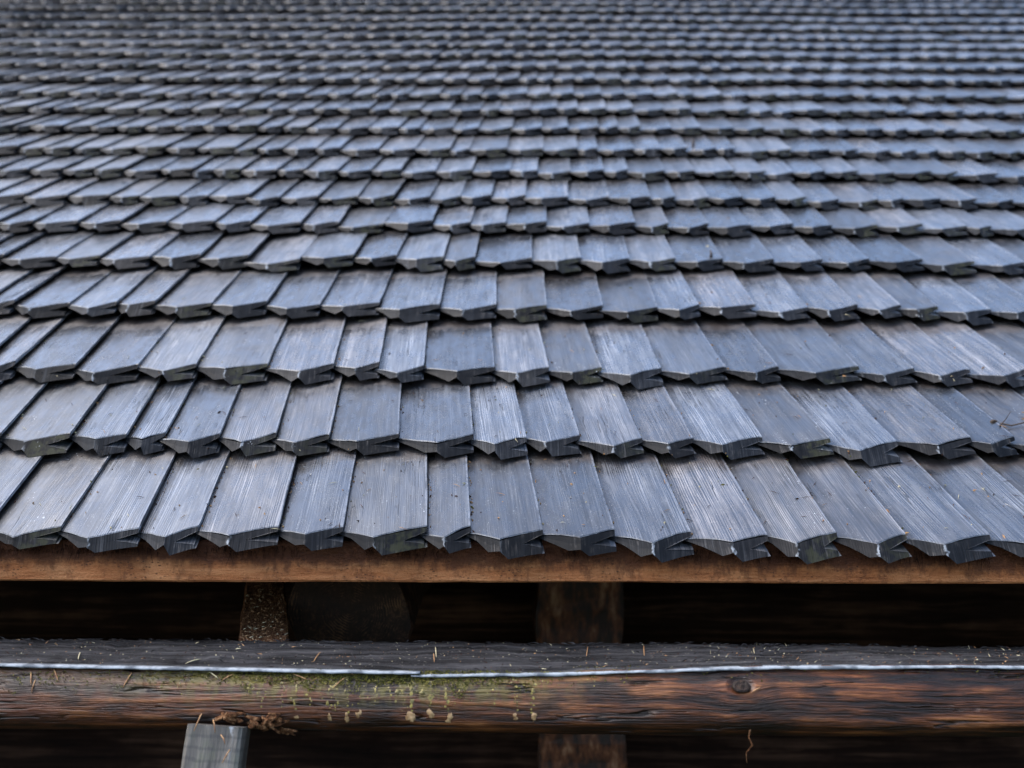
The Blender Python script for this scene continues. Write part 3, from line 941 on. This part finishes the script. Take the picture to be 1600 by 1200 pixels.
def post_extra(k, p, col, h, rg):
    x, y, z = k.sep(p)
    n = k.noise(p, 34.0, 5.0, 0.65)
    col = k.mix(k.math('MULTIPLY', k.step(n, 0.48, 0.66), 0.55), col, (0.105, 0.11, 0.072))
    ring = k.math('SINE', k.math('MULTIPLY_ADD', z, 420.0, k.math('MULTIPLY', n, 6.0)))
    col = k.mix(k.math('MULTIPLY', k.step(ring, 0.3, 1.0), 0.35), col, (0.02, 0.02, 0.024))
    wl = k.step(k.math('ABSOLUTE', k.math('ADD', k.math('SUBTRACT', x, 0.024), k.math('MULTIPLY', k.math('SUBTRACT', n, 0.5), 0.02))), 0.0010, 0.003, 1.0, 0.0)
    return k.mix(k.math('MULTIPLY', k.math('MULTIPLY', wl, k.step(n, 0.42, 0.60)), 0.7), col, (0.40, 0.43, 0.47)), h, rg
M_POST = mat_wood('grey_lichen_timber', [(0.38, (0.020, 0.017, 0.014)), (0.53, (0.095, 0.085, 0.075)), (0.70, (0.26, 0.235, 0.20))], along='z',
                  fibre=40.0, stretch=0.12, rough=(0.42, 0.2), bump=0.003, spec=0.5, extra=post_extra)
pt = at_y(344, 1133, -0.158)
pb = Vector((pt.x - 0.075, -0.47, -0.02))
strut = timber('gutter_strut', pb, pt, 0.072, 0.055, M_POST, 'grey lichen-stained timber prop leaning against the underside of the brown log', 'prop', 4.0, nseg=36)

# crumbly bark flakes where the prop meets the log
k = NT('orange_crumbled_bark')
M_BARK = k.done(k.ramp(k.noise(k.obj(), 160.0, 4.0, 0.7), [(0.34, (0.022, 0.008, 0.004)), (0.52, (0.15, 0.064, 0.026)), (0.75, (0.46, 0.27, 0.14))]), 0.85, k.bump(k.noise(k.obj(), 260.0, 4.0), 0.004), 0.2)
def flake(c, d, w, l, t, seed):
    """one curled flake of bark"""
    n_ = Vector((0, -1, 0.3)).normalized(); s_ = d.cross(n_).normalized(); n_ = s_.cross(d).normalized()
    V, F = [], []
    NU, NV = 7, 4
    for lay in (0, 1):
        for i in range(NU):
            u = i / (NU - 1) * 2 - 1
            for j in range(NV):
                v_ = j / (NV - 1) * 2 - 1
                q = math.sqrt(max(0.0, 1 - u * u * 0.8)) * (1 + 0.5 * mnoise.noise(Vector((u * 2.5, v_ * 2, seed))))
                hgt = 0.5 * t * mnoise.noise(Vector((u * 4, v_ * 4, seed + 5))) * 3 - (u * u) * t * 0.8 + (t if lay == 0 else 0)
                V.append(c + d * (u * l / 2) + s_ * (v_ * w / 2 * q) + n_ * hgt)
    K = NU * NV
    for i in range(NU - 1):
        for j in range(NV - 1):
            a_ = i * NV + j
            F.append((a_, a_ + 1, a_ + NV + 1, a_ + NV)); F.append((K + a_, K + a_ + NV, K + a_ + NV + 1, K + a_ + 1))
    rim = [i * NV for i in range(NU)] + [(NU - 1) * NV + j for j in range(1, NV)] + [i * NV + NV - 1 for i in range(NU - 2, -1, -1)] + [j for j in range(NV - 2, 0, -1)]
    for a_, b_ in zip(rim, rim[1:] + rim[:1]):
        F.append((a_, b_, K + b_, K + a_))
    return V, F
def flake_thing(pieces, label):
    c0 = pieces[0][0]
    root = empty('bark_crumble', c0, label, 'bark')
    for i, (c, d, w, l, t) in enumerate(pieces):
        V, F = flake(c, d.normalized(), w, l, t, i * 3.3 + c.x * 50)
        mesh_obj('bark_flake', V, F, M_BARK, root, world_in=True)
def lp(px, py, out=0.004):
    c, nr = log_hit(px, py)
    if c is None:
        return at_y(px, py, -0.155)
    return c + nr * out
rgb = random.Random(31)
def flakes(pxs, n, smin, smax, sx, sy):
    out = []
    for i in range(n):
        cx, cy = rgb.choice(pxs)
        out.append((lp(cx + rgb.gauss(0, sx), cy + rgb.gauss(0, sy), rgb.uniform(0.001, 0.007)), Vector((1, rgb.uniform(-0.5, 0.3), rgb.uniform(-0.8, 0.5))),
                    rgb.uniform(0.003, 0.008), rgb.uniform(smin, smax), rgb.uniform(0.0008, 0.002)))
    return out
flake_thing(flakes([(350, 1121), (362, 1117), (374, 1114)], 13, 0.008, 0.022, 5, 2.5), 'crumbly orange bark lying on the head of the grey prop')
flake_thing(flakes([(400, 1128), (412, 1133), (425, 1124), (437, 1131), (450, 1138)], 20, 0.008, 0.026, 6, 4), 'ragged tan flakes of bark peeling from the log beside the grey prop')

# bracket with needle litter, carrying the log
k = NT('needle_strewn_brown_timber')
p = k.obj()
nn = k.noise(k.vmul(p, (1, 1, 0.6)), 230.0, 3.0, 0.7, 1.5)
M_BRK = k.done(k.ramp(nn, [(0.36, (0.03, 0.012, 0.005)), (0.50, (0.17, 0.065, 0.024)), (0.62, (0.38, 0.19, 0.08)), (0.72, (0.7, 0.5, 0.3))]), 0.8, k.bump(nn, 0.004), 0.25)
b0_ = at_y(411, 1015, 0.005); b1_ = at_y(416, 880, 0.85)
bracket = timber('gutter_bracket', b0_ - Vector((0, 0, 0.035)), b1_ - Vector((0, 0, 0.02)), 0.076, 0.07, M_BRK, 'brown needle-strewn bracket timber running back into the dark behind the log', 'timber', 8.0, amp=0.003)

# round log end with growth rings
def end_extra_mat():
    k = NT('dark_ringed_end_grain')
    p = k.obj()
    x, y, z = k.sep(p)
    n = k.noise(p, 14.0, 3.0)
    r = k.math('SQRT', k.math('ADD', k.math('MULTIPLY', x, x), k.math('MULTIPLY', z, z)))
    ring = k.math('SINE', k.math('MULTIPLY', k.math('ADD', r, k.math('MULTIPLY', n, 0.035)), 1250.0))
    fib = k.noise(p, 120.0, 4.0, 0.75)
    v = k.math('ADD', k.math('MULTIPLY_ADD', k.math('MULTIPLY', ring, k.step(k.noise(p, 26.0, 2.0), 0.45, 0.65)), 0.05, 0.19), k.math('ADD', k.math('MULTIPLY', fib, 0.3), k.math('MULTIPLY', k.noise(p, 18.0, 3.0), 0.25)))
    col = k.ramp(v, [(0.37, (0.003, 0.0015, 0.001)), (0.48, (0.022, 0.010, 0.005)), (0.58, (0.12, 0.060, 0.026)), (0.70, (0.50, 0.33, 0.18))])
    return k.done(col, 0.75, k.bump(v, 0.003), 0.3)
M_END = end_extra_mat()
def round_log(name, c, rad, length, label, cat, seed, mats):
    """log lying along +y with its sawn end towards the viewer at c"""
    V, F, FM = [], [], []
    NR, NL = 30, 8
    def rr_(an, y): return rad * (1 + 0.16 * mnoise.noise(Vector((math.cos(an) * 1.8 + seed, math.sin(an) * 1.5, y * 1.5))))
    rings = [0.0, 0.35, 0.7, 0.97]
    for r_ in rings[1:]:
        for i in range(NR):
            an = 2 * math.pi * i / NR
            V.append((math.cos(an) * rr_(an, 0) * r_, 0.002 * mnoise.noise(Vector((i, r_ * 9, seed))), math.sin(an) * rr_(an, 0) * r_))
    for jl in range(NL + 1):
        for i in range(NR):
            an = 2 * math.pi * i / NR
            y = 0.006 + (length - 0.006) * jl / NL
            V.append((math.cos(an) * rr_(an, y), y, math.sin(an) * rr_(an, y)))
    V.append((0, 0, 0)); ci = len(V) - 1
    for i in range(NR):
        F.append((ci, (i + 1) % NR, i)); FM.append(1)
    nrow = len(rings) - 1 + NL + 1
    for j in range(nrow - 1):
        for i in range(NR):
            a_, b_ = j * NR + i, j * NR + (i + 1) % NR
            F.append((a_, b_, b_ + NR, a_ + NR)); FM.append(1 if j < 2 else 0)
    o = mesh_obj(name, V, F, mats, fmat=FM, smooth=False)
    o.location = c
    return tag(o, label, cat)
lc_ = at_y(545, 958, 0.36)
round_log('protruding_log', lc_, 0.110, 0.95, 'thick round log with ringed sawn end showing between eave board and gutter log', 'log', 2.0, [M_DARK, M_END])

# reddish squared timber deeper in
M_RED = mat_wood('streaked_red_brown_timber', [(0.44, (0.003, 0.0015, 0.001)), (0.52, (0.024, 0.007, 0.003)), (0.60, (0.12, 0.038, 0.013)), (0.70, (0.34, 0.19, 0.11))], along='z',
                 fibre=22.0, stretch=0.35, rough=(0.55, 0.2), bump=0.004)
c1 = at_y(915, 960, 1.05)
timber('red_brown_post', Vector((c1.x, 1.05 + 0.06, 0.0)), Vector((c1.x - 0.02, 1.05 + 0.06, 1.85)), 0.21, 0.12, M_RED,
       'blurred reddish-brown upright timber in the dark below the eave', 'post', 12.0, nseg=40, amp=0.016)

# back wall of round logs
wall = empty('log_wall', Vector((0, 1.45, 0)), 'dark wall of stacked round logs behind the gutter log', 'wall')
wall['kind'] = 'thing'
z = 0.10
i = 0
while z < 2.15:
    rad = random.uniform(0.105, 0.125)
    V, F = [], []
    NR, NL = 16, 30
    for jl in range(NL + 1):
        x = -4.8 + 9.6 * jl / NL
        for q in range(NR):
            an = 2 * math.pi * q / NR
            r_ = rad * (1 + 0.05 * mnoise.noise(Vector((x * 0.8, math.cos(an) * 1.3 + i * 7, math.sin(an) * 1.3))))
            V.append((x, math.cos(an) * r_, z + math.sin(an) * r_))
    for jl in range(NL):
        for q in range(NR):
            a_, b_ = jl * NR + q, jl * NR + (q + 1) % NR
            F.append((a_, b_, b_ + NR, a_ + NR))
    F.append(tuple(range(NR))[::-1]); F.append(tuple(NL * NR + q for q in range(NR)))
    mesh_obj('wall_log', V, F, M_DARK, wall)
    z += rad * 1.86
    i += 1

# ================================================================== small things
k = NT('dry_brown_needle')
M_NEE = k.done(k.ramp(k.noise(k.obj(), 90.0), [(0.3, (0.20, 0.085, 0.035)), (0.7, (0.50, 0.30, 0.14))]), 0.6, None, 0.4)
k = NT('pale_straw_needle')
M_NEP = k.done(k.ramp(k.noise(k.obj(), 90.0), [(0.3, (0.36, 0.30, 0.18)), (0.7, (0.62, 0.56, 0.36))]), 0.6, None, 0.4)
def z4(x, y, ox): return ox + x / 2.963, 880 + y / 2.963
NEED = [(0, 10, 470, 110, 487, 1), (0, 145, 505, 145, 565, 0), (0, 165, 540, 147, 600, 0), (0, 250, 490, 272, 550, 0), (0, 612, 508, 570, 577, 0), (0, 858, 468, 932, 446, 1),
        (0, 968, 505, 1012, 537, 1), (0, 1082, 515, 1025, 547, 0), (0, 1355, 515, 1427, 544, 0), (0, 372, 415, 362, 447, 1), (0, 1485, 413, 1452, 458, 0), (0, 1600, 530, 1545, 577, 0),
        (530, 445, 390, 449, 437, 1), (530, 437, 420, 440, 460, 0), (530, 1152, 388, 1145, 432, 0), (530, 20, 500, 70, 520, 0), (530, 1410, 383, 1412, 430, 0),
        (1060, 1302, 378, 1320, 412, 0), (1060, 380, 575, 340, 597, 0), (1060, 345, 395, 352, 420, 1)]
ORD = 'first second third fourth fifth sixth seventh eighth ninth tenth eleventh twelfth thirteenth fourteenth fifteenth'.split()
NEED.sort(key=lambda q: q[0] + q[1] / 2.963)
n_seen = [0, 0]
for ox, xa, ya, xb, yb, pale in NEED:
    pa, pb_ = z4(xa, ya, ox), z4(xb, yb, ox)
    ca, na = log_hit(*pa); cb, nb = log_hit(*pb_)
    if ca is None or cb is None: continue
    mid = (ca + cb) / 2
    hm, nm = log_hit((pa[0] + pb_[0]) / 2, (pa[1] + pb_[1]) / 2)
    if hm is not None: mid = hm
    r_ = 0.00075
    pts = [ca + na * r_, mid + (nm or na) * 0.0022 + Vector((0, 0, 0.0012)), cb + nb * r_]
    q = []
    for t in np.linspace(0, 1, 6):
        q.append(pts[0] * ((1 - t) ** 2) + pts[1] * (2 * t * (1 - t)) + pts[2] * (t * t))
    V, F = tube(q, [r_ * 0.5, r_, r_ * 1.1, r_ * 1.1, r_, r_ * 0.4], 5)
    o = mesh_obj('dry_needle', [v - ca for v in V], F, M_NEP if pale else M_NEE)
    o.location = ca
    tag(o, ('%s from the left of the pale straw-coloured needles on the gutter log' if pale else '%s from the left of the brown dry needles on the gutter log') % ORD[n_seen[pale]], 'needle',
        'pale needles on the log' if pale else 'brown needles on the log')
    n_seen[pale] += 1

# needles on the prop
for n_i, (xa, ya, xb, yb) in enumerate([(315, 1115, 303, 1142), (333, 1124, 336, 1145), (360, 1170, 347, 1192), (345, 1148, 352, 1163)]):
    ca, cb = at_y(xa, ya, -0.190), at_y(xb, yb, -0.200)
    V, F = tube([ca, (ca + cb) / 2 + Vector((0.001, -0.002, 0.002)), cb], [0.0006, 0.0009, 0.0005], 5)
    o = mesh_obj('dry_needle', [v - ca for v in V], F, M_NEE); o.location = ca
    tag(o, ['brown needle hanging over the upper left corner of the grey prop', 'upright brown needle at the top middle of the grey prop',
            'brown needle slanting across the lower face of the grey prop', 'short brown needle in the middle of the grey prop'][n_i], 'needle', 'needles on the prop')

# dangling strand of bark under the log
ca = lp(1172, 1140, 0.0)
q = [ca, at_y(1170, 1152, ca.y - 0.004), at_y(1176, 1164, ca.y - 0.006), at_y(1166, 1176, ca.y - 0.002), at_y(1167, 1192, ca.y - 0.004)]
V, F = tube(q, [0.0016, 0.0011, 0.0014, 0.0008, 0.0004], 6)
o = mesh_obj('bark_strand', [v - ca for v in V], F, M_BARK); o.location = ca
tag(o, 'frayed strand of bark dangling under the log below its knot', 'bark')

# forked twig on the second course at the right of the roof
k = NT('dark_twig_bark'); M_TWIG = k.done(k.ramp(k.noise(k.obj(), 200.0), [(0.3, (0.020, 0.014, 0.010)), (0.7, (0.085, 0.055, 0.035))]), 0.7, None, 0.3)
def on_roof(px, py, up_=0.002):
    c, nr = roof_hit(px, py)
    if c is None: c = roof_pt(x_for(px, slope_at(py)), slope_at(py))
    return c + NORMAL * up_
c = on_roof(1563, 663)
root = empty('forked_twig', c, 'small dark forked twig lying on the shingles at the right edge', 'twig')
V, F = tube([c, on_roof(1580, 668, 0.004), on_roof(1600, 664, 0.005), on_roof(1625, 663, 0.003)], [0.0012, 0.0014, 0.0011, 0.0006], 6)
mesh_obj('stem', V, F, M_TWIG, root, world_in=True)
V, F = tube([on_roof(1562, 667), on_roof(1570, 661, 0.008), on_roof(1577, 652, 0.012)], [0.0012, 0.0009, 0.0004], 6)
mesh_obj('side_shoot', V, F, M_TWIG, root, world_in=True)
V, F = blob(on_roof(1552, 659, 0.0), NORMAL, 0.006, 0.004, 0.005, 3.0)
mesh_obj('bud', V, F, M_TWIG, root, world_in=True)

# upright stubs standing on the roof
for px, py, hgt, lab in [(1111, 402, 0.020, 'small dark upright stub on a shingle of the sixth course'), (1083, 229, 0.028, 'tiny dark upright stub between blurred shingles higher on the roof')]:
    c = on_roof(px, py, -0.001)
    V, F = tube([c, c + Vector((0.001, 0, hgt * 0.5)), c + Vector((-0.001, 0.002, hgt))], [hgt * 0.20, hgt * 0.15, hgt * 0.04], 7)
    o = mesh_obj('twig_stub', [v - c for v in V], F, M_TWIG); o.location = c
    tag(o, lab, 'stub')

# litter along the seams and specks on the boards (uncountable crumbs): one mass
V, F, FM = [], [], []
rg = random.Random(21)
for i in range(950):
    ri = min(5, int(rg.expovariate(0.55)))
    row = ROW_PX[ri]
    e = rg.choice(row)
    a = rows[ri] + rg.uniform(0.0, 0.25)
    onseam = rg.random() < 0.72
    xr = x_for(e, rows[ri]) + ROW_SKEW[ri] * (a - rows[ri]) + (rg.uniform(0.001, 0.006) if onseam else rg.uniform(-0.1, 0.1))
    pp = roof_pt(xr, a, 0.05)
    h = roof_bvh.ray_cast(pp, -NORMAL)
    if h[0] is None: continue
    c = h[0]
    s_ = rg.uniform(0.0007, 0.0024)
    d1 = Vector((rg.uniform(-1, 1), rg.uniform(-1, 1), rg.uniform(-.3, .6))).normalized()
    d2 = d1.cross(NORMAL).normalized()
    b0 = len(V)
    l_ = s_ * rg.choice([1, 1, 1.4, 2.6])
    V += [c - d1 * l_, c + d2 * s_ * 0.6, c + d1 * l_, c - d2 * s_ * 0.6, c + NORMAL * s_ * 1.3]
    F += [(b0, b0 + 1, b0 + 4), (b0 + 1, b0 + 2, b0 + 4), (b0 + 2, b0 + 3, b0 + 4), (b0 + 3, b0, b0 + 4)]
    FM += [rg.choice([0, 0, 0, 1, 1, 2, 3])] * 4
for i in range(150):
    # single dry needles blown on to the boards
    c, nr = roof_hit(rg.uniform(0, 1600), rg.choice([rg.uniform(720, 830), rg.uniform(600, 690), rg.uniform(380, 600)]))
    if c is None: continue
    an = rg.uniform(0, math.pi); l_ = rg.uniform(0.004, 0.011); c = c + NORMAL * 0.0008
    d1 = Vector((math.cos(an), 0, 0)) + UP_SLOPE * math.sin(an); d2 = d1.cross(NORMAL) * 0.00055
    b0 = len(V)
    V += [c - d1 * l_, c + d2 + NORMAL * 0.0008, c + d1 * l_, c - d2 + NORMAL * 0.0008, c + NORMAL * 0.0016]
    F += [(b0, b0 + 1, b0 + 4), (b0 + 1, b0 + 2, b0 + 4), (b0 + 2, b0 + 3, b0 + 4), (b0 + 3, b0, b0 + 4)]
    FM += [rg.choice([0, 1, 1, 3])] * 4
lit = mesh_obj('needle_litter', V, F, [M_NEE, M_FIB, M_MOSS, M_NEP], fmat=FM, smooth=False)
tag(lit, 'scattered brown crumbs and needle bits caught in the seams between shingles', 'litter', kind='stuff')

# crumbs on the flat top of the log
V, F, FM = [], [], []
for i in range(900):
    x = rg.uniform(-0.85, 0.85); y = LOGO.y + rg.uniform(-0.066, 0.078)
    h = log_bvh.ray_cast(Vector((x, y, 2.0 - 0.2)), Vector((0, 0, -1)))
    if h[0] is None: continue
    c = h[0]
    s_ = rg.uniform(0.0005, 0.0016)
    thin = rg.random() < 0.3
    d1 = Vector((rg.uniform(-1, 1), rg.uniform(-1, 1), rg.uniform(0, 0.9) if thin else 0)).normalized()
    d2 = d1.cross(Vector((0, 0.2, 1))).normalized()
    l_ = s_ * (4.5 if thin else 1.2); wq = 0.0004 if thin else s_ * 0.8
    b0 = len(V)
    V += [c - d1 * l_ * 0.5, c + d2 * wq, c + d1 * l_, c - d2 * wq, c + Vector((0, 0, s_))]
    F += [(b0, b0 + 1, b0 + 4), (b0 + 1, b0 + 2, b0 + 4), (b0 + 2, b0 + 3, b0 + 4), (b0 + 3, b0, b0 + 4)]
    FM += [rg.choice([0, 1, 1, 2])] * 4
for i in range(420):
    # short splinters lifting from the weathered top, many along its back edge
    x = rg.uniform(-0.85, 0.85); y = LOGO.y + (0.080 - abs(rg.gauss(0, 0.004)) if rg.random() < 0.55 else rg.uniform(-0.06, 0.075))
    h = log_bvh.ray_cast(Vector((x, y, 1.8)), Vector((0, 0, -1)))
    if h[0] is None: continue
    c = h[0]; l_ = rg.uniform(0.003, 0.016); wq = rg.uniform(0.0004, 0.0011); up_ = rg.uniform(0.0006, 0.0040)
    sgn = rg.choice((-1, 1)); b0 = len(V)
    V += [c + Vector((0, -wq, -0.0004)), c + Vector((0, wq, -0.0004)), c + Vector((sgn * l_, rg.uniform(-0.002, 0.002), up_)), c + Vector((sgn * l_ * 0.4, 0, up_ * 0.7 + 0.0006))]
    F += [(b0, b0 + 1, b0 + 3), (b0 + 1, b0 + 2, b0 + 3), (b0 + 2, b0, b0 + 3), (b0, b0 + 2, b0 + 1)]
    FM += [3] * 4
lit = mesh_obj('log_litter', V, F, [M_NEE, M_FIB, M_NEP, M_LOGTOP], fmat=FM, smooth=False)
tag(lit, 'fine crumbs and needle bits strewn over the flat grey top of the log', 'litter', kind='stuff')

# needle bits lying on the bracket timber
V, F, FM = [], [], []
axis = (b1_ - Vector((0, 0, 0.02))) - (b0_ - Vector((0, 0, 0.035)))
for i in range(420):
    t = rg.random() ** 1.7 * 0.8
    c = b0_ + axis * t + Vector((rg.uniform(-0.036, 0.036), 0, 0.0012))
    an = rg.uniform(0, math.pi); l_ = rg.uniform(0.0012, 0.0050); wq = rg.uniform(0.0005, 0.0010)
    d1 = Vector((math.cos(an), math.sin(an), rg.uniform(-0.1, 0.5))); d2 = Vector((-math.sin(an), math.cos(an), 0))
    b0 = len(V)
    V += [c - d1 * l_ * 0.6, c + d2 * wq, c + d1 * l_, c - d2 * wq, c + Vector((0, 0, 0.0014))]
    F += [(b0, b0 + 1, b0 + 4), (b0 + 1, b0 + 2, b0 + 4), (b0 + 2, b0 + 3, b0 + 4), (b0 + 3, b0, b0 + 4)]
    FM += [rg.choice([0, 0, 0, 1, 2])] * 4
lit = mesh_obj('bracket_litter', V, F, [M_NEE, M_FIB, M_NEP], fmat=FM, smooth=False)
tag(lit, 'rust-brown needle bits strewn over the bracket timber behind the log', 'litter', kind='stuff')

# water beads on some boards
k = NT('clear_water_bead')
k.b.inputs['Transmission Weight'].default_value = 1.0
k.b.inputs['IOR'].default_value = 1.33
M_WAT = k.done((0.95, 0.97, 1.0), 0.03, None, 0.5)
V, F = [], []
for (cx, cy, sx, sy, n_) in [(150, 555, 34, 16, 40), (560, 560, 20, 22, 30), (640, 555, 12, 30, 40), (150, 680, 22, 14, 40), (640, 805, 24, 14, 22), (885, 562, 22, 12, 16), (1480, 655, 26, 22, 24), (900, 540, 30, 26, 20)]:
    for i in range(n_):
        c, nr = roof_hit(rg.gauss(cx, sx * 0.55), rg.gauss(cy, sy * 0.55))
        if c is None or nr.dot(NORMAL) < 0.8: continue
        r_ = rg.uniform(0.0006, 0.0019)
        b0 = len(V)
        v2, f2 = blob(c, NORMAL, r_, r_, r_ * 0.75, rg.uniform(0, 50), 8, 4)
        V += v2; F += [tuple(q + b0 for q in f_) for f_ in f2]
wb = mesh_obj('water_beads', V, F, M_WAT)
tag(wb, 'glistening water beads on a few of the lower shingles', 'water', kind='stuff')
